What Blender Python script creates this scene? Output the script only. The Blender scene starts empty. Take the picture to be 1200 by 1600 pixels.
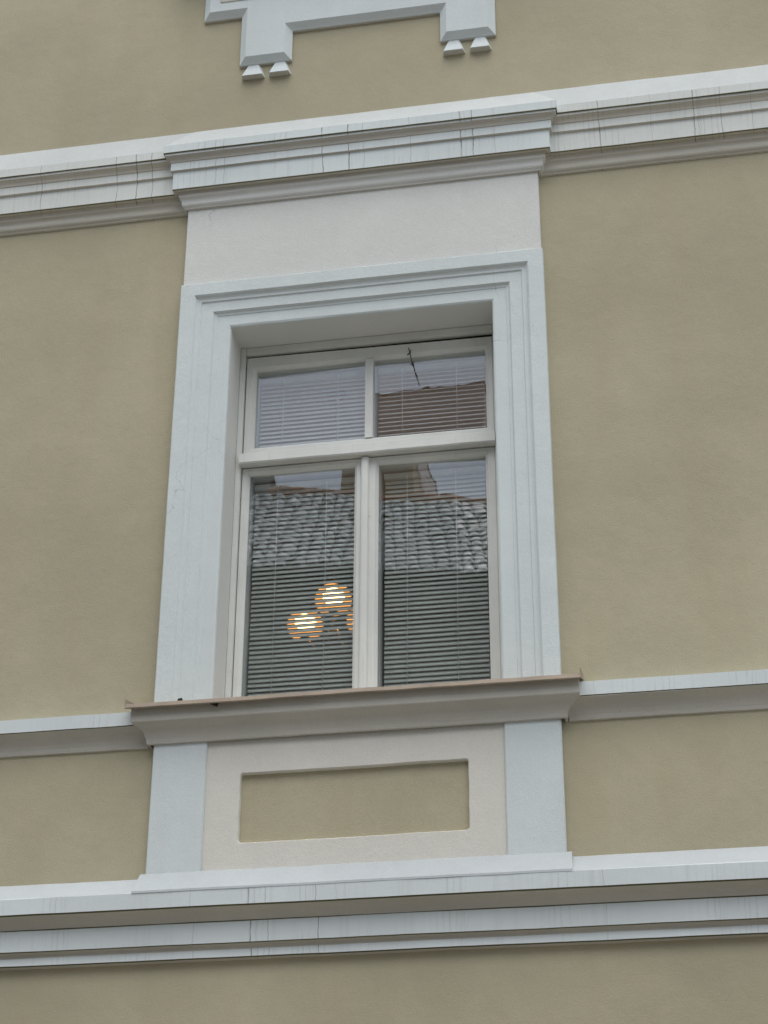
import bpy, bmesh, math, random
from mathutils import Vector, Matrix, noise
R_ = math.radians
random.seed(7)
scene = bpy.context.scene
COL = scene.collection

# ------------------------------------------------------------------ camera
RIGHT = Vector((0.98322017, 0.18237299, 0.00426483))
DOWN = Vector((-0.08194141, 0.46241353, -0.88286994))
FWD = Vector((-0.16298375, 0.86770607, 0.46959821))
CAM = Vector((1.41396, -6.93660, -2.93526))
cd = bpy.data.cameras.new('camera'); cam = bpy.data.objects.new('camera', cd); COL.objects.link(cam)
M = Matrix((RIGHT, -DOWN, -FWD)).transposed().to_4x4(); M.translation = CAM
cam.matrix_world = M
cd.sensor_fit = 'VERTICAL'; cd.sensor_height = 24.0; cd.lens = 2973.0 / 1600.0 * 24.0
cd.clip_start = 0.05; cd.clip_end = 500
scene.camera = cam

# ------------------------------------------------------------------ sky, sun, exposure
SUN_EL, SUN_AZ = R_(70), R_(168)          # veiled sun, very high, behind the camera and a little to the right
w = bpy.data.worlds.new('World'); scene.world = w; w.use_nodes = True
nt = w.node_tree; nt.nodes.clear()
wo = nt.nodes.new('ShaderNodeOutputWorld'); bg = nt.nodes.new('ShaderNodeBackground')
sky = nt.nodes.new('ShaderNodeTexSky'); sky.sky_type = 'NISHITA'; sky.sun_disc = False
sky.sun_elevation = SUN_EL; sky.sun_rotation = SUN_AZ
sky.air_density = 1.0; sky.dust_density = 3.0; sky.ozone_density = 1.0
hs = nt.nodes.new('ShaderNodeHueSaturation'); hs.inputs['Saturation'].default_value = 0.62
bg.inputs['Strength'].default_value = 0.085
nt.links.new(sky.outputs[0], hs.inputs['Color']); nt.links.new(hs.outputs[0], bg.inputs[0])
nt.links.new(bg.outputs[0], wo.inputs[0])
sl = bpy.data.lights.new('sun', 'SUN'); sl.energy = 1.2; sl.angle = R_(75); sl.color = (1, .99, .97)
so = bpy.data.objects.new('sun', sl); COL.objects.link(so)
sd = Vector((math.sin(SUN_AZ) * math.cos(SUN_EL), math.cos(SUN_AZ) * math.cos(SUN_EL), math.sin(SUN_EL)))
so.rotation_euler = sd.to_track_quat('Z', 'Y').to_euler()
so.location = (0, -5, 12)
vs = scene.view_settings
vs.view_transform = 'Standard'; vs.look = 'None'; vs.gamma = 1; vs.use_curve_mapping = False
vs.exposure = 0.90

# ------------------------------------------------------------------ materials
class NT:
    def __init__(s, name):
        s.m = bpy.data.materials.new(name); s.m.use_nodes = True
        s.t = s.m.node_tree; s.t.nodes.clear()
        s.out = s.n('OutputMaterial')
        s._o = None
    def n(s, k, **kw):
        x = s.t.nodes.new('ShaderNode' + k)
        for a, v in kw.items(): setattr(x, a, v)
        return x
    def l(s, a, b): s.t.links.new(a, b)
    def obj(s):
        if not s._o: s._o = s.n('TexCoord').outputs['Object']
        return s._o
    def val(s, sock, v):
        if hasattr(v, 'links') or hasattr(v, 'is_linked'): s.l(v, sock)
        else: sock.default_value = v
    def math(s, op, a, b=0.0, clamp=False):
        x = s.n('Math', operation=op); x.use_clamp = clamp
        s.val(x.inputs[0], a); s.val(x.inputs[1], b); return x.outputs[0]
    def mapv(s, scale, src=None):
        x = s.n('Mapping'); x.inputs['Scale'].default_value = scale
        s.l(src or s.obj(), x.inputs[0]); return x.outputs[0]
    def noise(s, scale, detail=3, rough=.55, vec=None, dist=0.0):
        x = s.n('TexNoise'); x.inputs['Scale'].default_value = scale
        x.inputs['Detail'].default_value = detail; x.inputs['Roughness'].default_value = rough
        x.inputs['Distortion'].default_value = dist
        s.l(vec or s.obj(), x.inputs['Vector']); return x.outputs['Fac']
    def ramp(s, fac, lo, hi, a=0.0, b=1.0):
        x = s.n('MapRange'); x.interpolation_type = 'SMOOTHSTEP'
        s.val(x.inputs[0], fac); x.inputs[1].default_value = lo; x.inputs[2].default_value = hi
        s.val(x.inputs[3], a); s.val(x.inputs[4], b); return x.outputs[0]
    def mix(s, fac, a, b, mode='MIX'):
        x = s.n('Mix', data_type='RGBA', blend_type=mode)
        s.val(x.inputs[0], fac)
        for i, v in ((6, a), (7, b)):
            if isinstance(v, tuple): x.inputs[i].default_value = v + (1,) if len(v) == 3 else v
            else: s.l(v, x.inputs[i])
        return x.outputs[2]
    def bsdf(s, col, rough=.8, bump=None, bstr=.3, bdist=.002, metal=0.0, spec=.3):
        p = s.n('BsdfPrincipled')
        if isinstance(col, tuple): p.inputs['Base Color'].default_value = col + (1,)
        else: s.l(col, p.inputs['Base Color'])
        s.val(p.inputs['Roughness'], rough); p.inputs['Metallic'].default_value = metal
        p.inputs['Specular IOR Level'].default_value = spec
        if bump is not None:
            b = s.n('Bump'); b.inputs['Strength'].default_value = bstr; b.inputs['Distance'].default_value = bdist
            s.l(bump, b.inputs['Height']); s.l(b.outputs[0], p.inputs['Normal'])
        s.l(p.outputs[0], s.out.inputs[0]); return p

def mul(c, k): return tuple(min(1, v * k) for v in c)

def stucco(name, col, patch=.10, cracks=0.0, grain=.35, warm=None):
    s = NT(name)
    big = s.noise(0.9, 5, .6); mid = s.noise(5.5, 4, .6); fine = s.noise(170, 3, .6)
    blot = s.noise(1.0, 4, .6, s.mapv((6, 6, .7)))
    c = s.mix(s.ramp(big, .3, .7), mul(col, 1 - patch), mul(col, 1 + patch * .6))
    c = s.mix(s.ramp(blot, .45, .75, 0, .30), c, mul(warm or col, .88))
    c = s.mix(s.ramp(mid, .35, .7, 0, .35), c, mul(col, .94))
    trow = s.noise(1, 4, .65, s.mapv((17, 17, 15)))
    c = s.mix(s.ramp(trow, .35, .72, 0, .16), c, mul(col, .88))
    c = s.mix(s.ramp(fine, .3, .7, 0, .24), c, mul(col, .72))
    # sparse small specks of dirt
    sp = s.noise(38, 2, .5)
    c = s.mix(s.ramp(sp, .74, .80, 0, .35), c, mul(col, .5))
    if cracks:
        v = s.n('TexVoronoi', feature='DISTANCE_TO_EDGE'); v.inputs['Scale'].default_value = 1.1
        wv = s.n('VectorMath', operation='ADD')
        nz = s.n('TexNoise'); nz.inputs['Scale'].default_value = 3.5; nz.inputs['Detail'].default_value = 6
        s.l(s.obj(), nz.inputs['Vector'])
        sc = s.n('VectorMath', operation='SCALE'); sc.inputs['Scale'].default_value = .45
        s.l(nz.outputs['Color'], sc.inputs[0]); s.l(s.obj(), wv.inputs[0]); s.l(sc.outputs[0], wv.inputs[1])
        s.l(s.mapv((1.3, .2, .55), wv.outputs[0]), v.inputs['Vector'])
        ln = s.ramp(v.outputs['Distance'], .0006, .0016, 1, 0)
        mk = s.ramp(s.noise(1.3, 2, .5), .52, .62)
        c = s.mix(s.math('MULTIPLY', s.math('MULTIPLY', ln, mk), cracks), c, mul(col, .45))
    h = s.math('ADD', s.math('ADD', s.math('MULTIPLY', fine, .6), s.math('MULTIPLY', trow, .9)), s.math('MULTIPLY', mid, 1.6))
    s.bsdf(c, .92, h, grain, .004, spec=.12)
    return s.m

# hairline joints across the mouldings: (x, half width, darkness)
HOOD_MARKS = [(-.166, .0030, .8), (-.042, .0032, .9), (.028, .0016, .4), (.247, .0018, .4), (.482, .0030, .85), (.536, .0030, .8), (.636, .0016, .35), (-.725, .0016, .4), (-.677, .0022, .5), (-.637, .0020, .5)]
WING_MARKS = [(-1.544, .0022, .5), (-1.171, .0024, .6), (-1.073, .0030, .7), (-.997, .0028, .6), (1.11, .0030, .6), (1.343, .0018, .4), (1.536, .0028, .7), (1.553, .0016, .4), (1.656, .0026, .5), (1.792, .0018, .4)]
BASE_MARKS = [(-.385, .0034, .8), (-.318, .0022, .5), (-.124, .0026, .6), (-.611, .0012, .5), (.957, .0014, .4)]
def streaked(name, col, amount=.6, marks=(), dirt=(.10, .095, .08)):
    """painted moulding with run-off streaks and hairline joints that run straight down"""
    s = NT(name)
    sx = s.n('SeparateXYZ'); s.l(s.obj(), sx.inputs[0])
    wob = s.noise(11, 4, .6)
    x = s.math('ADD', sx.outputs['X'], s.math('MULTIPLY', wob, .02))
    def lines(scale, wdt, off):
        v = s.n('TexVoronoi', voronoi_dimensions='1D', feature='DISTANCE_TO_EDGE')
        v.inputs['Scale'].default_value = 1.0
        s.l(s.math('ADD', s.math('MULTIPLY', x, scale), off), v.inputs['W'])
        return s.ramp(v.outputs['Distance'], wdt * scale * .35, wdt * scale, 1, 0)
    msk1 = s.ramp(s.noise(1, 3, .6, s.mapv((2.3, .1, 1.1))), .40, .62)
    msk2 = s.ramp(s.noise(1, 2, .6, s.mapv((9, .1, 5))), .42, .62)
    dense = s.math('MULTIPLY', s.math('MULTIPLY', lines(38, .0034, 3.3), msk1), msk2)
    soft = s.ramp(s.noise(1, 4, .7, s.mapv((26, .1, .7))), .5, .78)
    big = s.noise(1.4, 4, .6)
    fine = s.noise(150, 3, .6)
    c = s.mix(s.ramp(big, .3, .7), mul(col, .93), mul(col, 1.03))
    c = s.mix(s.math('MULTIPLY', soft, .5 * amount), c, mul(dirt, 3.0))
    c = s.mix(s.math('MULTIPLY', dense, .62 * amount), c, mul(dirt, 2.0))
    fade = s.ramp(s.noise(1, 2, .5, s.mapv((3, .5, 9))), .30, .55, .45, 1.0)
    for xm, hw, dk in marks:
        d = s.math('ABSOLUTE', s.math('SUBTRACT', s.math('ADD', x, -.0102), xm))
        c = s.mix(s.math('MULTIPLY', s.ramp(d, hw * .3, hw, dk, 0), fade), c, dirt)
    c = s.mix(s.ramp(fine, .35, .7, 0, .10), c, mul(col, .7))
    s.bsdf(c, .85, s.math('ADD', s.math('MULTIPLY', fine, .5), s.noise(9, 3, .6)), .28, .003, spec=.15)
    return s.m

def wood_paint(name, col):
    s = NT(name)
    g = s.noise(1, 4, .65, s.mapv((60, 60, 4)))
    big = s.noise(3, 4, .6)
    chip = s.noise(26, 4, .7)
    c = s.mix(s.ramp(big, .3, .7), mul(col, .90), mul(col, 1.03))
    c = s.mix(s.ramp(g, .55, .75, 0, .30), c, mul(col, .70))
    c = s.mix(s.ramp(chip, .70, .76, 0, .65), c, (.19, .16, .12))
    s.bsdf(c, .55, g, .15, .002, spec=.3)
    return s.m

def metal_paint(name, col, rough=.5):
    s = NT(name)
    big = s.noise(5, 4, .6); sp = s.noise(60, 3, .6)
    c = s.mix(s.ramp(big, .3, .7), mul(col, .82), mul(col, 1.1))
    c = s.mix(s.ramp(sp, .62, .72, 0, .5), c, mul(col, .55))
    s.bsdf(c, rough, sp, .1, .002, spec=.3)
    return s.m

def plain(name, col, rough=.6, metal=0.0, var=.08, scale=8, spec=.3):
    s = NT(name)
    n = s.noise(scale, 3, .6)
    s.bsdf(s.mix(s.ramp(n, .3, .7), mul(col, 1 - var), mul(col, 1 + var)), rough, n, .08, .003, metal, spec)
    return s.m

def glass(name, seed):
    s = NT(name)
    mp = s.n('Mapping'); mp.inputs['Location'].default_value = (seed * 3.1, 0, seed * 1.7); s.l(s.obj(), mp.inputs[0])
    n1 = s.noise(4.5, 1, .4, mp.outputs[0]); n2 = s.noise(14, 1, .4, mp.outputs[0])
    b = s.n('Bump'); b.inputs['Strength'].default_value = 1.0; b.inputs['Distance'].default_value = .00042
    s.l(s.math('ADD', n1, s.math('MULTIPLY', n2, .14)), b.inputs['Height'])
    lw = s.n('LayerWeight'); lw.inputs['Blend'].default_value = .5
    f5 = s.math('POWER', lw.outputs['Facing'], 5.0)
    fac = s.math('ADD', s.math('MULTIPLY', f5, .9), .15, True)
    g = s.n('BsdfGlossy'); g.inputs['Roughness'].default_value = 0.0
    s.l(b.outputs[0], g.inputs['Normal'])
    t = s.n('BsdfTransparent'); t.inputs['Color'].default_value = (.97, .985, .98, 1)
    mx = s.n('MixShader'); s.l(fac, mx.inputs[0]); s.l(t.outputs[0], mx.inputs[1]); s.l(g.outputs[0], mx.inputs[2])
    s.l(mx.outputs[0], s.out.inputs[0])
    return s.m

def slat_mat(name, col):
    s = NT(name)
    p = s.n('BsdfPrincipled'); p.inputs['Roughness'].default_value = .45
    n = s.noise(7, 3, .6)
    c = s.mix(s.ramp(n, .3, .7), mul(col, .93), mul(col, 1.04)); s.l(c, p.inputs['Base Color'])
    tr = s.n('BsdfTranslucent'); s.l(c, tr.inputs['Color'])
    mx = s.n('MixShader'); mx.inputs[0].default_value = .24
    s.l(p.outputs[0], mx.inputs[1]); s.l(tr.outputs[0], mx.inputs[2])
    tp = s.n('BsdfTransparent'); m2 = s.n('MixShader'); m2.inputs[0].default_value = .09     # slight see-through put in to imitate lamp bloom across the slats
    s.l(mx.outputs[0], m2.inputs[1]); s.l(tp.outputs[0], m2.inputs[2]); s.l(m2.outputs[0], s.out.inputs[0])
    return s.m

def lamp_shade_mat(name):
    s = NT(name)
    e = s.n('Emission'); e.inputs['Color'].default_value = (1.0, .42, .10, 1); e.inputs['Strength'].default_value = 1.8
    t = s.n('BsdfTransparent'); t.inputs['Color'].default_value = (1, .82, .55, 1); s.m.cycles.emission_sampling = 'NONE'
    mx = s.n('MixShader'); mx.inputs[0].default_value = .5
    s.l(t.outputs[0], mx.inputs[1]); s.l(e.outputs[0], mx.inputs[2]); s.l(mx.outputs[0], s.out.inputs[0])
    return s.m

def emit(name, col, st):
    s = NT(name); e = s.n('Emission'); e.inputs[0].default_value = col + (1,); e.inputs[1].default_value = st
    s.l(e.outputs[0], s.out.inputs[0]); return s.m

OCHRE = (.470, .432, .305)
COOL = (.680, .742, .735)
CREAM = (.705, .725, .685)
MT = {
    'ochre': stucco('ochre_stucco', OCHRE, .14, 0.0, .55, (.47, .41, .26)),
    'cream': stucco('cream_stucco', CREAM, .05, .8, .42),
    'panel': stucco('pinkish_cream_stucco', (.715, .70, .63), .05, .25, .45),
    'white': stucco('cool_white_paint', COOL, .05, .45, .42, (.66, .69, .67)),
    'reveal': stucco('reveal_plaster', (.70, .71, .675), .06, .0, .25),
    'hood': streaked('streaked_cool_white', COOL, .40, HOOD_MARKS),
    'wing': streaked('streaked_cream_white', (.675, .71, .675), .38, WING_MARKS),
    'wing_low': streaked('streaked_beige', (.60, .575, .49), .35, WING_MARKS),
    'low': streaked('streaked_pale_grey_white', (.665, .725, .725), .34, BASE_MARKS),
    'ogee': stucco('beige_moulding', (.60, .58, .50), .08, .0, .4),
    'ledge': stucco('weathered_ledge', (.545, .575, .565), .10, .3, .4, (.5, .52, .48)),
    'ledge_low': stucco('weathered_low_ledge', (.50, .54, .545), .10, .3, .4, (.46, .49, .47)),
    'under': stucco('underside_shade_tone', (.55, .53, .465), .14, .0, .3),  # shade and wall bounce on the undersides, put into the plaster colour
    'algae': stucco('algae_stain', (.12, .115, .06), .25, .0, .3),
    'wood': wood_paint('old_cream_wood_paint', (.725, .745, .705)),
    'wood_in': wood_paint('inner_sash_paint', (.62, .66, .68)),
    'flash': metal_paint('brown_painted_sheet', (.40, .33, .255)),
    'dark': plain('dark_dirt_and_gap_shade', (.03, .028, .022), .9),  # also colours the painted shade in the sash slot
    'slat_w': slat_mat('white_slat', (.86, .88, .88)),
    'slat_g': slat_mat('grey_slat', (.65, .70, .68)),
    'rail': plain('blind_rail_paint', (.58, .61, .58), .45),
    'cord': plain('blind_cord', (.74, .76, .74), .8),
    'room': plain('room_paint', (.42, .40, .35), .9),
    'room_floor': plain('room_floorboards', (.16, .10, .06), .6),
    'brass': plain('aged_brass', (.50, .34, .14), .28, 1.0),
    'shade': lamp_shade_mat('amber_glass_shade'),
    'bulb': emit('lit_bulb', (1.0, .88, .66), 11.0),
    'tile': None, 'street': None,
}

# ------------------------------------------------------------------ mesh helpers
class MB:
    def __init__(s): s.v = []; s.f = []; s.mi = []; s.sm = []
    def add(s, verts, faces, mi=0, smooth=False):
        o = len(s.v); s.v += [tuple(v) for v in verts]
        for k, f in enumerate(faces):
            s.f.append(tuple(i + o for i in f)); s.mi.append(mi[k] if isinstance(mi, list) else mi); s.sm.append(smooth)
        return s
    def box(s, x0, x1, y0, y1, z0, z1, mi=0):
        v = [(x, y, z) for x in (x0, x1) for y in (y0, y1) for z in (z0, z1)]
        return s.add(v, [(0, 1, 3, 2), (4, 6, 7, 5), (0, 4, 5, 1), (2, 3, 7, 6), (0, 2, 6, 4), (1, 5, 7, 3)], mi)
    def grid(s, rows, mi=0, closed=False, smooth=False):
        """rows: list of equally long point lists; mi per row gap or int"""
        n = len(rows[0]); v = [p for r in rows for p in r]; f = []; m = []
        for i in range(len(rows) - 1):
            for j in range(n - 1 if not closed else n):
                k = (j + 1) % n
                f.append((i * n + j, (i + 1) * n + j, (i + 1) * n + k, i * n + k))
                m.append(mi[i] if isinstance(mi, (list, tuple)) else mi)
        return s.add(v, f, m, smooth)
    def tube(s, pts, r, seg=8, mi=0):
        rows = []; pts = [Vector(p) for p in pts]
        for i, p in enumerate(pts):
            t = (pts[min(i + 1, len(pts) - 1)] - pts[max(i - 1, 0)]).normalized()
            a = t.cross(Vector((0, 0, 1)) if abs(t.z) < .9 else Vector((1, 0, 0))).normalized(); b = t.cross(a)
            rr = r[i] if isinstance(r, (list, tuple)) else r
            rows.append([p + (a * math.cos(2 * math.pi * k / seg) + b * math.sin(2 * math.pi * k / seg)) * rr for k in range(seg)])
        s.grid(rows, mi, True, True)
        n = len(s.v); s.f.append(tuple(range(n - len(rows) * seg, n - len(rows) * seg + seg))[::-1]); s.mi.append(mi); s.sm.append(False)
        s.f.append(tuple(range(n - seg, n))); s.mi.append(mi); s.sm.append(False)
        return s
    def lathe(s, prof, c, seg=24, mi=0):
        rows = [[(c[0] + r * math.cos(2 * math.pi * k / seg), c[1] + r * math.sin(2 * math.pi * k / seg), c[2] + z) for k in range(seg)] for r, z in prof]
        return s.grid(rows, mi, True, True)
    def mesh(s, name, mats, bevel=0.0):
        me = bpy.data.meshes.new(name); me.from_pydata(s.v, [], s.f)
        for m in (mats if isinstance(mats, (list, tuple)) else [mats]): me.materials.append(m)
        for p, mi, sm in zip(me.polygons, s.mi, s.sm): p.material_index = mi; p.use_smooth = sm
        bm = bmesh.new(); bm.from_mesh(me)
        bmesh.ops.remove_doubles(bm, verts=bm.verts, dist=1e-6)
        bmesh.ops.recalc_face_normals(bm, faces=bm.faces)
        if bevel: bmesh.ops.bevel(bm, geom=[e for e in bm.edges if len(e.link_faces) == 2 and e.calc_face_angle(0) > .5], offset=bevel, segments=2, affect='EDGES', clamp_overlap=True)
        bm.to_mesh(me); bm.free(); me.update()
        return me
    def obj(s, name, mats, parent=None, bevel=0.0, loc=None):
        return link(name, s.mesh(name, mats, bevel), parent, loc)

def link(name, data, parent=None, loc=None):
    o = bpy.data.objects.new(name, data); COL.objects.link(o)
    if loc: o.location = loc
    if parent: adopt(o, parent)
    return o
def world(o):
    m = o.matrix_basis.copy()
    if o.parent: m = world(o.parent) @ o.matrix_parent_inverse @ m
    return m
def adopt(o, p):
    o.parent = p; o.matrix_parent_inverse = world(p).inverted()
def thing(name, label, cat, loc=(0, 0, 0), group=None):
    o = link(name, None, None, loc); tag(o, label, cat, group); return o
def tag(o, label=None, cat=None, group=None, kind=None):
    if label: o['label'] = label
    if cat: o['category'] = cat
    if group: o['group'] = group
    if kind: o['kind'] = kind
    return o

def wob(x, seed, a=.0016):
    return (noise.noise((x * 1.6, seed * 7.3, 1.1)) * a + noise.noise((x * 9.0, seed * 3.7, 4.2)) * a * .55)
def soften(prof, r=.004):
    """chamfer the corners of a profile [(o, z, mat)], mat = material of the stretch that starts there"""
    out = [prof[0]]
    for i in range(1, len(prof) - 1):
        a, b, c = (Vector(p[:2]) for p in prof[i - 1:i + 2])
        u, v = a - b, c - b
        if u.length < 2.4 * r or v.length < 2.4 * r or abs(u.angle(v) - math.pi) < .25: out.append(prof[i]); continue
        p = b + u.normalized() * r; q = b + v.normalized() * r
        out.append((p.x, p.y, prof[i][2])); out.append((q.x, q.y, prof[i][2]))
    out.append(prof[-1]); return out
def arc(o0, z0, o1, z1, bulge, n=6, mat=0):
    """points from (o0,z0) to (o1,z1), bowed sideways by bulge (start in, end out)"""
    a, b = Vector((o0, z0)), Vector((o1, z1)); d = b - a; nrm = Vector((-d.y, d.x)).normalized()
    return [tuple(a + d * (k / n) + nrm * (math.sin(math.pi * k / n) * bulge)) + (mat,) for k in range(n)]
def ogee(o0, z0, o1, z1, amp, n=9, mat=0):
    a, b = Vector((o0, z0)), Vector((o1, z1)); d = b - a; nrm = Vector((-d.y, d.x)).normalized()
    return [tuple(a + d * (k / n) + nrm * (math.sin(2 * math.pi * k / n) * amp)) + (mat,) for k in range(n)]

def run_x(mb, prof, x0, x1, step=.05, face=0.0, amp=.0016, seed=1):
    n = max(2, int(abs(x1 - x0) / step)); rows = []
    for i, (o, z, m) in enumerate(prof):
        rows.append([(x0 + (x1 - x0) * k / n, -face - o - (wob(x0 + (x1 - x0) * k / n, seed + i // 3, amp) if o > .002 else 0),
                      z + wob(x0 + (x1 - x0) * k / n, seed + 40 + i // 3, amp)) for k in range(n + 1)])
    mb.grid(rows, [p[2] for p in prof[:-1]])
def run_hood(mb, prof, half, face, step=.05, amp=.0014, seed=9, back=0.0):
    """moulding that breaks forward: returns on both ends, mitred"""
    rows = []
    n = int(2 * half / step)
    for i, (o, z, m) in enumerate(prof):
        xl, xr, yf = -half - o, half + o, -face - o
        row = [(xl, back, z), (xl, (back + yf) / 2, z)]
        for k in range(n + 1):
            x = xl + (xr - xl) * k / n
            row.append((x, yf - (wob(x, seed + i // 3, amp) if 0 < k < n else 0), z + wob(x, seed + 40 + i // 3, amp)))
        row += [(xr, (back + yf) / 2, z), (xr, back, z)]
        rows.append(row)
    mb.grid(rows, [p[2] for p in prof[:-1]])

# ------------------------------------------------------------------ the ground
GZ = -4.54
s = NT('street_paving'); nz = s.noise(3, 5, .6); fz = s.noise(60, 3, .6)
s.bsdf(s.mix(s.ramp(nz, .3, .7), (.22, .21, .19), (.32, .30, .27)), .9, fz, .4, .01); MT['street'] = s.m
tag(MB().box(-150, 150, -150, 150, GZ - .2, GZ).obj('street', MT['street']), kind='structure')

# ------------------------------------------------------------------ the house in front
HOUSE = thing('stucco_house', 'ochre stucco house front with white mouldings around one tall window', 'house', (0, .2, GZ))
XL, XR = -5.2, 5.2
WX, WZ0, WZ1 = .592, -.02, 1.822        # clear opening
F = .038                                # how far the window bay stands proud of the wall

m = MB()
xs = [XL, -.7, .7, XR]; zs = [GZ, -.05, 1.95, 6.2]
for i in range(3):
    for j in range(3):
        if i == 1 and j == 1: continue
        m.add([(xs[i], 0, zs[j]), (xs[i + 1], 0, zs[j]), (xs[i + 1], 0, zs[j + 1]), (xs[i], 0, zs[j + 1])], [(0, 1, 2, 3)])
        m.add([(xs[i], .46, zs[j]), (xs[i + 1], .46, zs[j]), (xs[i + 1], .46, zs[j + 1]), (xs[i], .46, zs[j + 1])], [(3, 2, 1, 0)])
for a, b in (((-.7, -.05), (.7, -.05)), ((.7, -.05), (.7, 1.95)), ((.7, 1.95), (-.7, 1.95)), ((-.7, 1.95), (-.7, -.05))):
    m.add([(a[0], 0, a[1]), (b[0], 0, b[1]), (b[0], .46, b[1]), (a[0], .46, a[1])], [(0, 1, 2, 3)])
for a, b in (((XL, GZ), (XL, 6.2)), ((XR, GZ), (XR, 6.2)), ((XL, 6.2), (XR, 6.2))):
    m.add([(a[0], 0, a[1]), (b[0], 0, b[1]), (b[0], .46, b[1]), (a[0], .46, a[1])], [(0, 1, 2, 3)])
m.obj('wall', MT['ochre'], HOUSE)

# upper cornice: 0 main paint, 1 underside, 2 algae line, 3 lower moulding paint
def upper_profile(top_o):
    p = [(0.0, 2.478, 1), (.010, 2.480, 3)]
    p += ogee(.012, 2.486, .036, 2.535, -.005, 10, 3)
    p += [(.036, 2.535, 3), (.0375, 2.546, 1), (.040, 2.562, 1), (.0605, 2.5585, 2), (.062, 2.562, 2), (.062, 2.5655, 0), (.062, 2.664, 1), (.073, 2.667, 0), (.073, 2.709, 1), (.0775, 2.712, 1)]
    p += arc(.0775, 2.714, .0975, 2.738, .005, 6, 1)
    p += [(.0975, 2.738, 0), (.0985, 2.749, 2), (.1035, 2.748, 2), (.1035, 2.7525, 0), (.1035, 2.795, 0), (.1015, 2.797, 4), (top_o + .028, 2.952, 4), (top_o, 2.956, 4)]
    return p
for a, b in ((XL, -.80), (.80, XR)):
    m = MB(); run_x(m, upper_profile(0.0), a, b, seed=3 if a < 0 else 23)
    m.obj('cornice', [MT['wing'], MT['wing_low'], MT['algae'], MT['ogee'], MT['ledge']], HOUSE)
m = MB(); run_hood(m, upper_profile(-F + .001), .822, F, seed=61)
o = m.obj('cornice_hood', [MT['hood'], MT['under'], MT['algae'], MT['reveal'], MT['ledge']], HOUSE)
o['label'] = 'cool white streaked cornice breaking forward above the window'

# frieze between the cornice and the architrave
m = MB(); m.box(-.820, .820, -F, .0, 2.0, 2.485)
m.obj('frieze', MT['cream'], HOUSE, .003)

# architrave: runs up the left side, over the head, down the right side; profile (t inwards, y)
pr = [(.0, .0), (.0, -.046), (.004, -.050), (.066, -.050), (.071, -.046), (.076, -.038), (.085, -.034), (.097, -.0335), (.100, -.028), (.104, -.0275),
      (.152, -.0275), (.155, -.024), (.160, -.0165), (.170, -.015), (.173, -.012), (.226, -.012), (.2325, -.0085), (.235, .0)]
AX, AZ = .827, 2.052
m = MB(); rows = []
for i, (t, y) in enumerate(pr):
    row = []
    xl, xr, zt = -AX + t, AX - t, AZ - t * .975
    nv, nh = 40, 34
    for k in range(nv): z = -.03 + (zt + .03) * k / nv; row.append((xl + wob(z, 80 + i // 3, .0014), y + wob(z, 90 + i // 4, .001) * (y < -.001), z))
    for k in range(nh + 1):
        x = xl + (xr - xl) * k / nh; e = 0 if k in (0, nh) else 1
        row.append((x, y + wob(x, 95 + i // 4, .001) * (y < -.001), zt + e * wob(x, 100 + i // 2, .0022)))
    for k in range(nv - 1, -1, -1): z = -.03 + (zt + .03) * k / nv; row.append((xr + wob(z, 110 + i // 3, .0014), y + wob(z, 120 + i // 4, .001) * (y < -.001), z))
    rows.append(row)
m.grid(rows); m.obj('architrave', MT['white'], HOUSE)
# plaster reveal behind it
m = MB(); d0, d1 = -.0005, .30
m.box(-.69, -.592, d0, d1, -.04, 1.94); m.box(.592, .69, d0, d1, -.04, 1.94); m.box(-.592, .592, d0, d1, 1.823, 1.94)
m.obj('reveal', MT['reveal'], HOUSE)

# string course at sill level and the sill that breaks forward under the window
def sill_profile(mA=0, mB_=1):
    p = [(0.0, -.176, mB_), (.010, -.174, mB_), (.013, -.160, mB_)]
    p += arc(.013, -.158, .060, -.102, .010, 8, mB_)
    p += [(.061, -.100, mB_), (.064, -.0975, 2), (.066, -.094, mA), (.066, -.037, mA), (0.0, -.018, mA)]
    return p
for a, b in ((XL, -.85), (.85, XR)):
    m = MB(); run_x(m, sill_profile(), a, b, seed=131 if a < 0 else 151, amp=.0022)
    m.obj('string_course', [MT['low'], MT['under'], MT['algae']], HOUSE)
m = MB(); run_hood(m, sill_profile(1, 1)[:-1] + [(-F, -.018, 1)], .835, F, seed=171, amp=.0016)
m.obj('window_sill', [MT['low'], MT['under'], MT['under']], HOUSE)  # front has the underside tone too, painting in the flashing's shade
# sheet metal flashing on the sill, with a turned-down lip and turned-up ends
m = MB(); n = 40; y1 = -.134
def fl(x, y, z, s): return (x, y + wob(x, s, .003), z + wob(x, s + 1, .003))
X0, X1 = -.918, .912
top = [[(X0 + (X1 - X0) * k / n, .20 if abs(X0 + (X1 - X0) * k / n) < .56 else -.0005, .045 if abs(X0 + (X1 - X0) * k / n) < .56 else .004) for k in range(n + 1)],
       [fl(X0 + (X1 - X0) * k / n, y1, -.031, 201) for k in range(n + 1)],
       [fl(X0 + (X1 - X0) * k / n, y1 - .002, -.047, 201) for k in range(n + 1)],
       [fl(X0 + (X1 - X0) * k / n, y1 + .004, -.050, 201) for k in range(n + 1)],
       [fl(X0 + (X1 - X0) * k / n, y1 + .006, -.037, 201) for k in range(n + 1)],
       [(X0 + (X1 - X0) * k / n, .20 if abs(X0 + (X1 - X0) * k / n) < .56 else -.0005, .040 if abs(X0 + (X1 - X0) * k / n) < .56 else -.001) for k in range(n + 1)]]
m.grid(top)
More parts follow.
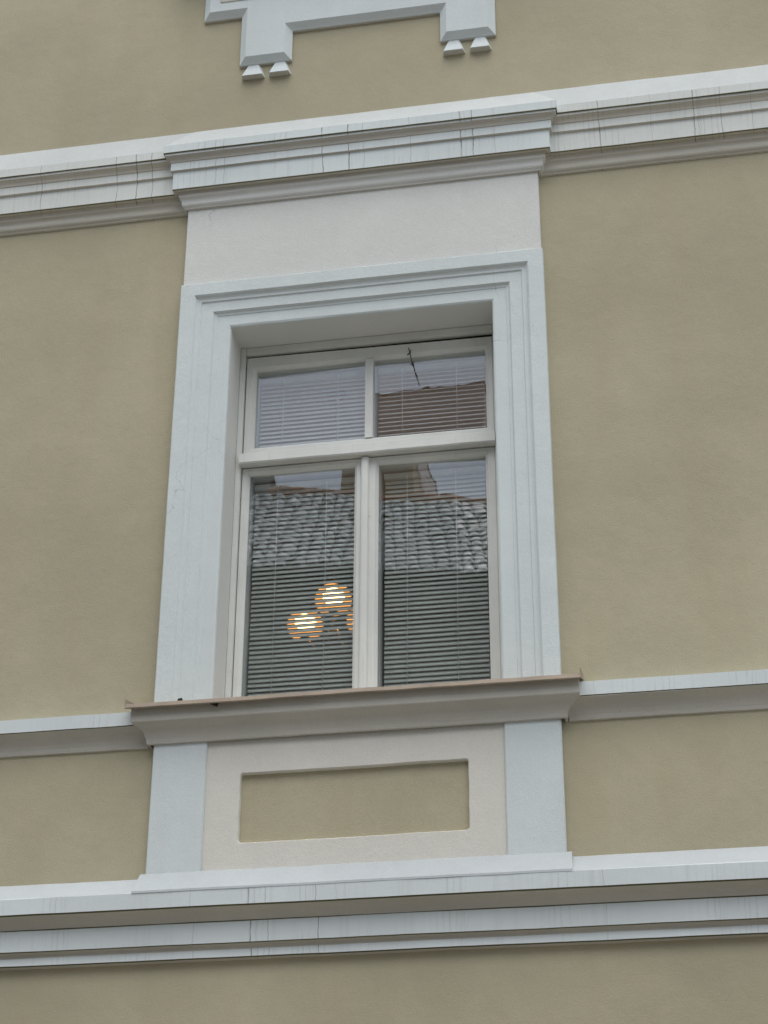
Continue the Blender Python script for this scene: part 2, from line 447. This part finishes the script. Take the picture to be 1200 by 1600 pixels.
for sx, xe in ((-1, X0), (1, X1)):
    a = [(xe, -.001, .02), (xe, y1 - .002, -.012), (xe + sx * .004, y1 - .004, -.008), (xe + sx * .001, y1 - .002, -.048), (xe, -.001, -.003)]
    b = [(p[0] - sx * .003, p[1], p[2]) for p in a]
    m.add(a + b, [(0, 1, 2, 3, 4), (9, 8, 7, 6, 5), (0, 5, 6, 1), (1, 6, 7, 2), (2, 7, 8, 3), (3, 8, 9, 4), (4, 9, 5, 0)])
fl_o = m.obj('sill_flashing', MT['flash'], HOUSE); fl_o['label'] = 'brown sheet metal flashing laid over the window sill'
m = MB(); m.add([(-.575, y1 + .006, -.046), (-.530, y1 + .006, -.044), (-.540, y1 + .010, -.062), (-.575, y1 + .014, -.046), (-.530, y1 + .014, -.044), (-.540, y1 + .016, -.062)],
                [(0, 2, 1), (3, 4, 5), (0, 1, 4, 3), (1, 2, 5, 4), (2, 0, 3, 5)])
m.obj('bent_flap', MT['dark'], fl_o)

# bottom cornice
def base_profile(top_z=-.716):
    p = [(0.0, -1.052, 1), (.027, -1.050, 2), (.032, -1.046, 0), (.032, -1.018, 3)]
    p += arc(.032, -1.017, .050, -1.001, .009, 5, 3)
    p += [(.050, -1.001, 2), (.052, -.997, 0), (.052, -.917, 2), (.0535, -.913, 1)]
    p += arc(.054, -.912, .102, -.876, .009, 7, 1)
    p += [(.103, -.874, 1), (.106, -.8725, 2), (.110, -.867, 0), (.110, -.806, 0), (.108, -.803, 4), (0.0, top_z, 4)]
    return p
m = MB(); run_x(m, base_profile(), XL, XR, seed=221, amp=.0018)
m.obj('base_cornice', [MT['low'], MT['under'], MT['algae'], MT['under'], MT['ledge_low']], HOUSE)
# sloping plinth that carries the pilasters on the base cornice
m = MB()
rows = []
for o, z, hw in ((.0, -.706, .840), (.036, -.708, .840), (.111, -.797, .840), (.112, -.806, .840), (.0, -.812, .840)):
    rows.append([(-hw - (.006 if o > .1 else 0) + (2 * hw + (.012 if o > .1 else 0)) * k / 36, -o - wob(k * .05, 241, .0012), z + wob(k * .05, 245, .0016)) for k in range(37)])
m.grid(rows)
for e in (0, -1): m.add([r[e] for r in rows], [(0, 1, 2, 3, 4)])
m.obj('plinth', MT['ledge_low'], HOUSE)

# pilasters and the framed panel under the window
for sx in (-1, 1):
    m = MB(); m.box(min(sx * .820, sx * .597), max(sx * .820, sx * .597), -F + .002, 0, -.735, -.165)
    m.obj('pilaster', MT['white'], HOUSE, .004)
m = MB()
fy = -.025
def field(x0, x1, z0, z1, rad, y, jit):
    pts = []
    for cx, cz, a0 in ((x1 - rad, z0 + rad, -90), (x1 - rad, z1 - rad, 0), (x0 + rad, z1 - rad, 90), (x0 + rad, z0 + rad, 180)):
        for k in range(5): a = R_(a0 + 22.5 * k); pts.append((cx + rad * math.cos(a), cz + rad * math.sin(a)))
        nx = {-90: (x1, None), 0: (None, z1), 90: (x0, None), 180: (None, z0)}[a0]
        for k in range(1, 12):
            u = k / 12
            if nx[0] is not None: za, zb = (z0 + rad, z1 - rad) if a0 == -90 else (z1 - rad, z0 + rad); pts.append((nx[0], za + (zb - za) * u))
            else: xa, xb = (x1 - rad, x0 + rad) if a0 == 0 else (x0 + rad, x1 - rad); pts.append((xa + (xb - xa) * u, nx[1]))
    return [(x + jit * wob(z * 3, 401, .003), y, z + jit * wob(x, 405, .004)) for x, z in pts]
rows = [field(-.597, .597, -.705, -.165, .0005, fy, 0), field(-.4605, .4555, -.600, -.3095, .014, fy, 1), field(-.4575, .4525, -.597, -.3125, .012, fy + .004, 1), field(-.4565, .4515, -.596, -.3135, .012, .012, 1)]
m.grid(rows, 0, True)
o = m.obj('apron_frame', MT['panel'], HOUSE); o['label'] = 'pinkish cream plaster frame under the sill'
m = MB(); m.box(-.46, .455, -.0015, .010, -.60, -.31)
o = m.obj('sunken_panel', MT['ochre'], HOUSE); o['label'] = 'sunken ochre rectangle under the window'

# apron of the window on the floor above, with drops hanging from it
out = [(-.807, 3.98), (-.807, 3.655), (-.614, 3.655), (-.614, 3.340), (-.353, 3.340), (-.353, 3.524), (.377, 3.524), (.377, 3.340), (.645, 3.340), (.645, 3.655), (.84, 3.655), (.84, 3.98)]
def inset(poly, d):
    n = len(poly); r = []
    for i in range(n):
        a, b, c = (Vector(poly[(i + k) % n]) for k in (-1, 0, 1))
        u, v = (b - a).normalized(), (c - b).normalized()
        nu, nv = Vector((-u.y, u.x)), Vector((-v.y, v.x))
        r.append(tuple(b + (nu + nv) * d))
    return r
m = MB()
i0, i1, i2 = out, inset(out, .004), inset(out, .034)
L = [[(x, 0.0, z) for x, z in i0], [(x, -.014, z) for x, z in i0], [(x, -.018, z) for x, z in i1], [(x, -.021, z) for x, z in inset(out, .009)], [(x, -.042, z) for x, z in i2]]
m.grid(L, [1, 0, 0, 0], True)
def tri_rects(mb, y):
    a = i2
    Z0, Z1, Z2, Z3 = a[3][1], a[5][1], a[1][1], a[0][1]
    R = [(a[3][0], a[4][0], Z0, Z1), (a[7][0], a[8][0], Z0, Z1), (a[3][0], a[8][0], Z1, Z2), (a[0][0], a[11][0], Z2, Z3)]
    for x0, x1, z0, z1 in R: mb.add([(x0, y, z0), (x1, y, z0), (x1, y, z1), (x0, y, z1)], [(0, 1, 2, 3)])
tri_rects(m, -.042)
AP = m.obj('upper_apron', [MT['white'], MT['under']], HOUSE); AP['label'] = 'white raised apron of the window on the floor above'
for x0, x1 in ((-.72, -.50), (.54, .75)):
    m = MB(); m.box(x0, x1, -.046, -.0415, 3.742, 3.752); m.box(x0, x0 + .012, -.046, -.0415, 3.752, 3.93); m.box(x1 - .012, x1, -.046, -.0415, 3.752, 3.93)
    m.obj('ear_fillet', MT['under'], AP)
m = MB(); m.box(-.95, .98, -.14, 0, 3.98, 4.05); m.obj('upper_sill', MT['low'], HOUSE, .005)
for xa, xb in ((-.594, -.495), (-.459, -.365), (.395, .488), (.524, .614)):
    c = (xa + xb) / 2; hw = (xb - xa) / 2
    v = []
    for z, w_, d in ((3.345, .47 * hw, .011), (3.270, hw * .97, .032), (3.264, hw, .034), (3.262, hw * .99, .034)):
        v += [(c - w_ - .008, 0, z), (c - w_, -d, z), (c + w_, -d, z), (c + w_ + .008, 0, z)]
    f = []
    for k in range(3):
        for j in range(3): f.append((k * 4 + j, k * 4 + j + 1, k * 4 + j + 5, k * 4 + j + 4))
    f += [(0, 3, 2, 1), (12, 13, 14, 15)]
    MB().add(v, f, [0] * 9 + [0, 1]).obj('drop', [MT['white'], MT['under']], AP, .002)

# ------------------------------------------------------------------ the window
WIN = link('window', None, HOUSE, (0, .19, .02))
def ring(mb, x0, x1, z0, z1, ox0, ox1, oz0, oz1, yf, yb, ch=.010, yg=None):
    """a rebated timber frame: outer rect, opening rect, chamfer towards the glass"""
    yg = yg if yg is not None else yf + .016
    def rect(a, b, c, d, y): return [(a, y, c), (b, y, c), (b, y, d), (a, y, d)]
    e = .0035
    rows = [rect(x0, x1, z0, z1, yb), rect(x0, x1, z0, z1, yf + e), rect(x0 + e, x1 - e, z0 + e, z1 - e, yf),
            rect(ox0 - ch - .003, ox1 + ch + .003, oz0 - ch - .003, oz1 + ch + .003, yf), rect(ox0 - ch, ox1 + ch, oz0 - ch, oz1 + ch, yf + .004),
            rect(ox0, ox1, oz0, oz1, yg), rect(ox0, ox1, oz0, oz1, yb)]
    mb.grid(rows, 0, True); mb.grid([rows[-1], rows[0]], 0, True)
YF = .186
m = MB()
m.box(-.5915, -.568, .166, .30, .03, 1.8225); m.box(.568, .5915, .166, .30, .03, 1.8225)
m.box(-.568, .568, .172, .30, 1.786, 1.8225); m.box(-.568, .568, .17, .30, .030, .052)
m.obj('fixed_frame', MT['wood'], WIN, .003)
MB().box(-.566, .566, .200, .226, 1.7785, 1.7855).obj('gap_shade_strip', MT['dark'], WIN)  # dark strip painting the shade of the open slot above the sash
m = MB(); n = 30     # transom with a weathered sloping top and a ragged drip edge
tp = [(.30, 1.262), (.186, 1.262), (.150, 1.252), (.144, 1.248), (.142, 1.204), (.146, 1.198), (.178, 1.2005), (.30, 1.2005)]
m.grid([[(-.571 + 1.142 * k / n, y + (wob(k * .04, 300, .0012) if y < .16 else 0), z + (wob(k * .04, 303, .0025) if y < .16 else 0)) for k in range(n + 1)] for y, z in tp])
for e in (-.571, .571): m.add([(e, y, z) for y, z in tp], [tuple(range(len(tp)))])
m.obj('transom', MT['wood'], WIN)
# upper sash: one frame with a muntin
m = MB(); ring(m, -.565, .565, 1.264, 1.768, -.519, .530, 1.304, 1.708, YF, .235)
m.box(-.0125, .0225, YF + .001, .233, 1.302, 1.712)
m.v = [(x, y, z + (.0085 * (.57 - x) / 1.14 if z > 1.76 else 0)) for x, y, z in m.v]
m.obj('sash', MT['wood'], WIN)
m = MB(); ring(m, -.5655, -.023, .054, 1.1965, -.532, -.058, .086, 1.164, YF + .002, .235); m.obj('sash', MT['wood'], WIN)
m = MB(); ring(m, .006, .5655, .054, 1.1965, .049, .5205, .086, 1.162, YF, .235); m.obj('sash', MT['wood'], WIN)
m = MB(); xs_ = [(-.0255, .200), (-.0255, .176), (-.021, .170), (-.0135, .1675), (-.001, .1675), (.0055, .170), (.0095, .176), (.0095, .200)]
m.grid([[(x, y, .054), (x, y, 1.192)] for x, y in xs_]); m.add([(x, y, 1.192) for x, y in xs_], [tuple(range(8))]); m.add([(x, y, .054) for x, y in xs_], [tuple(range(8))])
m.obj('cover_strip', MT['wood'], WIN)
# inner lining seen through the glass at the edge of each light
LIGHTS = {'tl': (-.519, -.0125, 1.304, 1.708), 'tr': (.0225, .530, 1.304, 1.708), 'bl': (-.532, -.058, .086, 1.164), 'br': (.049, .5205, .086, 1.162)}
for k, (a, b, c, d) in LIGHTS.items():
    m = MB(); ring(m, a - .02, b + .02, c - .02, d + .02, a + .004, b - .004, c + .004, d - .004, .237, .30, .002, .239)
    m.obj('inner_lining', MT['wood_in'], WIN)
TILT = {'tl': (0.0, -1.2), 'tr': (0.0, 0.0), 'bl': (0.0, 0.0), 'br': (-0.2, 1.75)}   # old panes never lie quite in one plane (deg about x, z)
for i, (k, (a, b, c, d)) in enumerate(LIGHTS.items()):
    m = MB(); hx, hz = (b - a) / 2 + .006, (d - c) / 2 + .006
    m.box(-hx, hx, -.0015, .0015, -hz, hz)
    o = link('glass_pane', m.mesh('glass_pane', glass('window_glass_' + k, i + 1)), None, ((a + b) / 2, .212, (c + d) / 2))
    o.rotation_euler = (R_(TILT[k][0]), 0, R_(TILT[k][1]))
    adopt(o, WIN)
m = MB(); m.tube([(.186, .184, 1.745), (.193, .172, 1.715), (.196, .165, 1.70), (.203, .164, 1.655), (.212, .164, 1.630), (.222, .165, 1.585)], .0024, 6)
m.tube([(.182, .170, 1.700), (.197, .166, 1.708), (.199, .168, 1.722)], .003, 6); m.tube([(.205, .163, 1.655), (.211, .162, 1.632)], .0042, 6)
o = m.obj('loose_wire', MT['dark'], WIN); o['label'] = 'short black wire hanging in front of the upper right pane'

# crumb of dirt lying on the flashing
bm = bmesh.new(); bmesh.ops.create_icosphere(bm, subdivisions=2, radius=.0075)
for v in bm.verts: v.co = Vector((v.co.x * 1.5, v.co.y, v.co.z * 1.25)) * (1 + .45 * noise.noise(v.co * 260)) + Vector((-.698, -.108, -.018))
m = MB(); bm.verts.ensure_lookup_table(); m.add([v.co for v in bm.verts], [tuple(v.index for v in f.verts) for f in bm.faces]); bm.free()
tag(m.obj('dirt_crumb', MT['dark']), 'small dark crumb of dirt on the brown sill flashing', 'dirt')

# ------------------------------------------------------------------ the room behind
m = MB()
rx0, rx1, ry0, ry1, rz0, rz1 = -2.6, 2.2, .47, 4.6, -.86, 2.62
m.box(rx0 - .1, rx0, ry0, ry1, rz0, rz1); m.box(rx1, rx1 + .1, ry0, ry1, rz0, rz1); m.box(rx0 - .1, rx1 + .1, ry1, ry1 + .1, rz0, rz1)
m.obj('room_wall', MT['room'], HOUSE)
MB().box(rx0 - .1, rx1 + .1, ry0, ry1 + .1, rz1, rz1 + .1).obj('room_ceiling', MT['room'], HOUSE)
MB().box(rx0 - .1, rx1 + .1, ry0, ry1 + .1, rz0 - .1, rz0).obj('room_floor', MT['room_floor'], HOUSE)

# ------------------------------------------------------------------ venetian blinds, one behind each pane
def slat_mesh(wid, mat, tilt):
    """a thin curved slat, tilt in degrees (inner edge up = positive)"""
    m = MB(); t = R_(tilt); rows = []; n = 4
    for side in (0, 1):
        for k in range(n + 1):
            u = -.5 + k / n; w_ = u * .025; c = .0018 * (1 - 4 * u * u) + (.0004 if side == 0 else -.0004) * 1
            kk = (math.cos(t) * w_ - math.sin(t) * c, math.sin(t) * w_ + math.cos(t) * c)
            rows.append([(-wid / 2, kk[0], kk[1]), (wid / 2, kk[0], kk[1])])
        if side == 0: top = rows; rows = []
    m.grid(top, 0, False, True); m.grid(rows, 0, False, True)
    m.grid([top[0], rows[0]]); m.grid([top[-1], rows[-1]])
    return m.mesh('slat', mat)
BY = .266
def blind(key, label, x0, x1, ztop, zbot, tilt, mat, cords, bow):
    t = thing('venetian_blind', label, 'blind', ((x0 + x1) / 2, BY, zbot), 'venetian blinds behind the window panes')
    cx, wid = (x0 + x1) / 2, x1 - x0
    m = MB(); m.box(x0 - .004, x1 + .004, BY - .0135, BY + .0135, ztop + .006, ztop + .034); m.obj('head_rail', MT['rail'], t, .002)
    me = slat_mesh(wid, mat, tilt); z = ztop - .008; k = 0
    while z > zbot + .018:
        o = link('slat', me, None, (cx + random.uniform(-.0012, .0012), BY, z))
        o.rotation_euler = (R_(random.uniform(-3, 3)), R_(random.uniform(-.22, .22)) + bow * math.sin(k * .35), 0)
        adopt(o, t); z -= .0219; k += 1
    m = MB(); m.box(x0, x1, BY - .011, BY + .011, zbot - .004, zbot + .008); m.obj('bottom_rail', MT['rail'], t, .002)
    for xc in cords:
        m = MB(); m.tube([(xc, BY - .0145, ztop + .004), (xc + .001, BY - .015, (ztop + zbot) / 2), (xc, BY - .0145, zbot)], .0016, 5)
        m.tube([(xc, BY - .0145, ztop + .016), (xc, BY - .016, ztop + .004)], .0042, 6)
        m.obj('ladder_cord', MT['cord'], t)
    return t
blind('tl', 'white blind with bright angled slats behind the upper left pane', -.512, -.022, 1.664, 1.312, 57, MT['slat_w'], (-.404, -.149), .0004)
blind('tr', 'blind with thin pale slat edges behind the upper right pane, wire in front', .036, .518, 1.664, 1.312, 44, MT['slat_w'], (.144, .391), .0003)
blind('bl', 'grey blind behind the lower left pane with lit lamps showing through', -.520, -.070, 1.112, .10, 65, MT['slat_g'], (-.415, -.194), .0006)
blind('br', 'grey blind behind the lower right pane with no lamps behind it', .066, .510, 1.112, .10, 65, MT['slat_g'], (.166, .381), .0006)

# ------------------------------------------------------------------ lamp in the room
LC = Vector((-.512, 1.905, 0)); LZ = 1.262
lamp = thing('chandelier', 'lit chandelier with round amber glass shades seen through the lower left blind', 'lamp', (LC.x, LC.y, 1.10))
m = MB(); m.tube([(LC.x, LC.y, 1.18), (LC.x, LC.y, 2.62)], .007, 8)
m.lathe([(.0, 2.56), (.02, 2.565), (.05, 2.60), (.055, 2.62)], (LC.x, LC.y, 0), 20)
m.obj('stem', MT['brass'], lamp)
m = MB(); m.lathe([(.0, 1.06), (.012, 1.065), (.02, 1.085), (.012, 1.105), (.028, 1.125), (.036, 1.15), (.026, 1.18), (.010, 1.20), (.0, 1.20)], (LC.x, LC.y, 0), 20)
m.obj('body', MT['brass'], lamp)
for (sx, sy) in ((-.474, 1.717), (-.686, 2.0), (-.366, 2.0)):
    d = Vector((sx, sy, 0)) - LC
    pts = [(LC.x + d.x * u, LC.y + d.y * u, 1.15 - .055 * math.sin(math.pi * min(1, u * 1.05)) + (.05 * max(0, u - .6) / .4)) for u in [k / 9 for k in range(10)]]
    m = MB(); m.tube(pts, .0055, 8); arm = m.obj('arm', MT['brass'], lamp)
    m = MB(); m.lathe([(.0, -.086), (.016, -.084), (.024, -.074), (.026, -.05), (.020, -.038), (.0, -.036)], (sx, sy, LZ), 18); m.obj('lamp_holder', MT['brass'], lamp)
    m = MB(); m.lathe([(.026, -.066), (.050, -.070), (.075, -.058), (.091, -.030), (.095, .0), (.090, .032), (.074, .056), (.048, .068), (.030, .070)], (sx, sy, LZ), 28)
    m.obj('lamp_shade', MT['shade'], lamp)
    m = MB(); m.lathe([(.0, -.040), (.014, -.038), (.024, -.028), (.052, .0), (.058, .020), (.048, .044), (.022, .058), (.0, .060)], (sx, sy, LZ), 20)
    m.obj('bulb', MT['bulb'], lamp)

# ------------------------------------------------------------------ the house across the street (mirrored in the panes)
s = NT('weathered_roof_tile')
oi = s.n('ObjectInfo'); nz = s.noise(9, 4, .65); lc = s.noise(30, 4, .7)
c = s.mix(s.ramp(oi.outputs['Random'], 0, 1), (.58, .52, .49), (.74, .73, .73))
c = s.mix(s.ramp(nz, .4, .65), c, (.72, .72, .73)); c = s.mix(s.ramp(lc, .56, .68, 0, .6), c, (.80, .81, .83))
s.bsdf(c, .4, lc, .4, .006); MT['tile'] = s.m
MT['opp'] = stucco('grey_brown_stucco', (.22, .20, .185), .15, .2, .4)
MT['orange'] = plain('terracotta', (.36, .15, .07), .85, 0, .25, 14)
MT['deck'] = plain('roof_deck', (.045, .035, .03), .95)
MT['pink'] = stucco('pale_pink_stucco', (.90, .73, .67), .08, .2, .4)
MT['tan'] = stucco('tan_stucco', (.60, .40, .22), .1, .2, .4)
MT['pane_far'] = plain('dark_window_glass', (.03, .035, .04), .08, 0, .1, 3, .5)
YAW = R_(-8.0)
OP = thing('opposite_house', 'grey brown house with a tiled roof mirrored in the lower window panes', 'house', (-2.0, -9.75, GZ))
OP.rotation_euler = (0, 0, YAW)
bpy.context.view_layer.update()
def op_link(name, me, loc=(0, 0, 0), rot=(0, 0, 0), parent=None):
    o = bpy.data.objects.new(name, me); COL.objects.link(o); o.parent = parent or OP; o.location = loc; o.rotation_euler = rot; return o
EV, RH, RUN, HL = 5.72 - GZ, 2.20, 2.55, 6.5       # eave height, ridge rise, run, half length; local y runs back (negative)
m = MB(); m.box(-HL, HL, -2 * RUN + .25, -.25, 0, EV - .02)
m.add([(-HL, -.25, EV - .02), (-HL, -RUN, EV + RH - .25), (-HL, -2 * RUN + .25, EV - .02)], [(0, 1, 2)]); m.add([(HL, -.25, EV - .02), (HL, -RUN, EV + RH - .25), (HL, -2 * RUN + .25, EV - .02)], [(0, 2, 1)])
op_link('wall', m.mesh('wall', MT['opp']))
m = MB(); m.add([(-HL - .1, .05, EV - .05), (HL + .1, .05, EV - .05), (HL + .1, -RUN, EV + RH - .05), (-HL - .1, -RUN, EV + RH - .05), (-HL - .1, .05, EV - .12), (HL + .1, .05, EV - .12), (HL + .1, -RUN, EV + RH - .14), (-HL - .1, -RUN, EV + RH - .14)],
                [(0, 1, 2, 3), (4, 7, 6, 5), (0, 4, 5, 1), (1, 5, 6, 2), (0, 3, 7, 4)])
m.add([(-HL - .1, -2 * RUN - .05, EV - .05), (HL + .1, -2 * RUN - .05, EV - .05), (HL + .1, -RUN, EV + RH - .05), (-HL - .1, -RUN, EV + RH - .05)], [(3, 2, 1, 0)])
roof = op_link('roof', m.mesh('roof', MT['deck']))
m = MB(); rr = .067; LEN = .36; seg = 7; rows = []
for u, k in ((0, 1.0), (1, .86)):
    for q in (1.0, .84):
        rows.append([(math.cos(math.pi * j / seg) * rr * k * q, -u * LEN, math.sin(math.pi * j / seg) * rr * k * q * .9) for j in range(seg + 1)])
m.grid([rows[0], rows[2]], 0, False, True); m.grid([rows[3], rows[1]], 0, False, True); m.grid([rows[1], rows[0]])
tile_me = m.mesh('roof_tile', MT['tile'])
PIT = math.atan2(RH, RUN); SL = math.hypot(RH, RUN); NR = 12; PX = .142
spots = []
for r in range(NR):
    for cidx in range(-46, 47):
        u = r * SL / NR
        spots.append((cidx * PX + random.uniform(-.008, .008), .06 - u * math.cos(PIT), EV - .035 + u * math.sin(PIT) + random.uniform(-.006, .006), random.uniform(-3, 3), random.uniform(-2, 2)))
spots.sort(key=lambda p: abs(p[0] + .0) )
rest = MB()
for k, (x, y, z, a, b) in enumerate(spots):
    rot = (-PIT + R_(4 + a * .5), R_(b), R_(a))
    if k < 280: op_link('roof_tile', tile_me, (x, y, z), rot, roof)
    else:
        mt = Matrix.Translation((x, y, z)) @ Matrix.Rotation(rot[2], 4, 'Z') @ Matrix.Rotation(rot[1], 4, 'Y') @ Matrix.Rotation(rot[0], 4, 'X')
        rest.add([mt @ v.co for v in tile_me.vertices], [tuple(p.vertices) for p in tile_me.polygons])
tag(op_link('roof_tiles', rest.mesh('roof_tiles', MT['tile']), parent=roof), kind='stuff')
m = MB()
for k in range(-17, 18):
    m.lathe([(.115, 0), (.10, .40)], (0, 0, 0), 12) if False else m.tube([(k * .38, -RUN, EV + RH - .03), (k * .38 + .40, -RUN, EV + RH - .015)], [.125, .105], 12)
op_link('ridge_tiles', m.mesh('ridge_tiles', MT['orange']), parent=roof)
m = MB(); m.tube([(-HL, .12, EV - .11), (HL, .12, EV - .11)], .055, 10); op_link('gutter', m.mesh('gutter', MT['deck']))
for zz in (1.0, 4.0, 7.0):
    for xx in (-4.6, -2.3, 0.0, 2.3, 4.6):
        m = MB(); m.box(xx - .55, xx + .55, -.26, -.19, zz - .08, zz + 1.75)
        fr = op_link('window', m.mesh('window', MT['wood']))
        for sx in (-1, 1):
            m = MB(); m.box(xx + sx * .26 - .21, xx + sx * .26 + .21, -.20, -.178, zz + .02, zz + 1.66)
            op_link('pane', m.mesh('pane', MT['pane_far']), parent=fr)
m = MB(); m.box(-1.72, -1.28, -2.9, -2.4, EV + RH - .5, EV + RH + .22); m.box(-1.76, -1.24, -2.94, -2.36, EV + RH + .22, EV + RH + .28)
op_link('chimney', m.mesh('chimney', MT['opp']), parent=roof)

BK = thing('rear_house', 'tall pinkish ochre house behind the tiled roof, mirrored in the right panes', 'house', (-2.4, -18, GZ))
bx0, bx1, by0, by1, bz = -3.58, -1.55, -20.5, -16.0, 11.66
m = MB(); m.box(bx0, bx1, by0, by1, GZ, 10.75); m.obj('wall', MT['tan'], BK)
m = MB(); m.box(bx0 - .03, bx1 + .03, by0, by1 + .03, 10.75, bz); m.obj('upper_wall', MT['pink'], BK)
m = MB(); m.add([(bx0 - .05, by1 + .06, bz), (bx1 + .05, by1 + .06, bz), (bx1 + .05, by0, bz), (bx0 - .05, by0, bz), ((bx0 + bx1) / 2, (by0 + by1) / 2 + .8, bz + .5), ((bx0 + bx1) / 2, (by0 + by1) / 2 - .8, bz + .5)],
                [(0, 1, 4), (1, 2, 5, 4), (2, 3, 5), (3, 0, 4, 5), (0, 3, 2, 1)]); m.obj('roof', MT['orange'], BK)
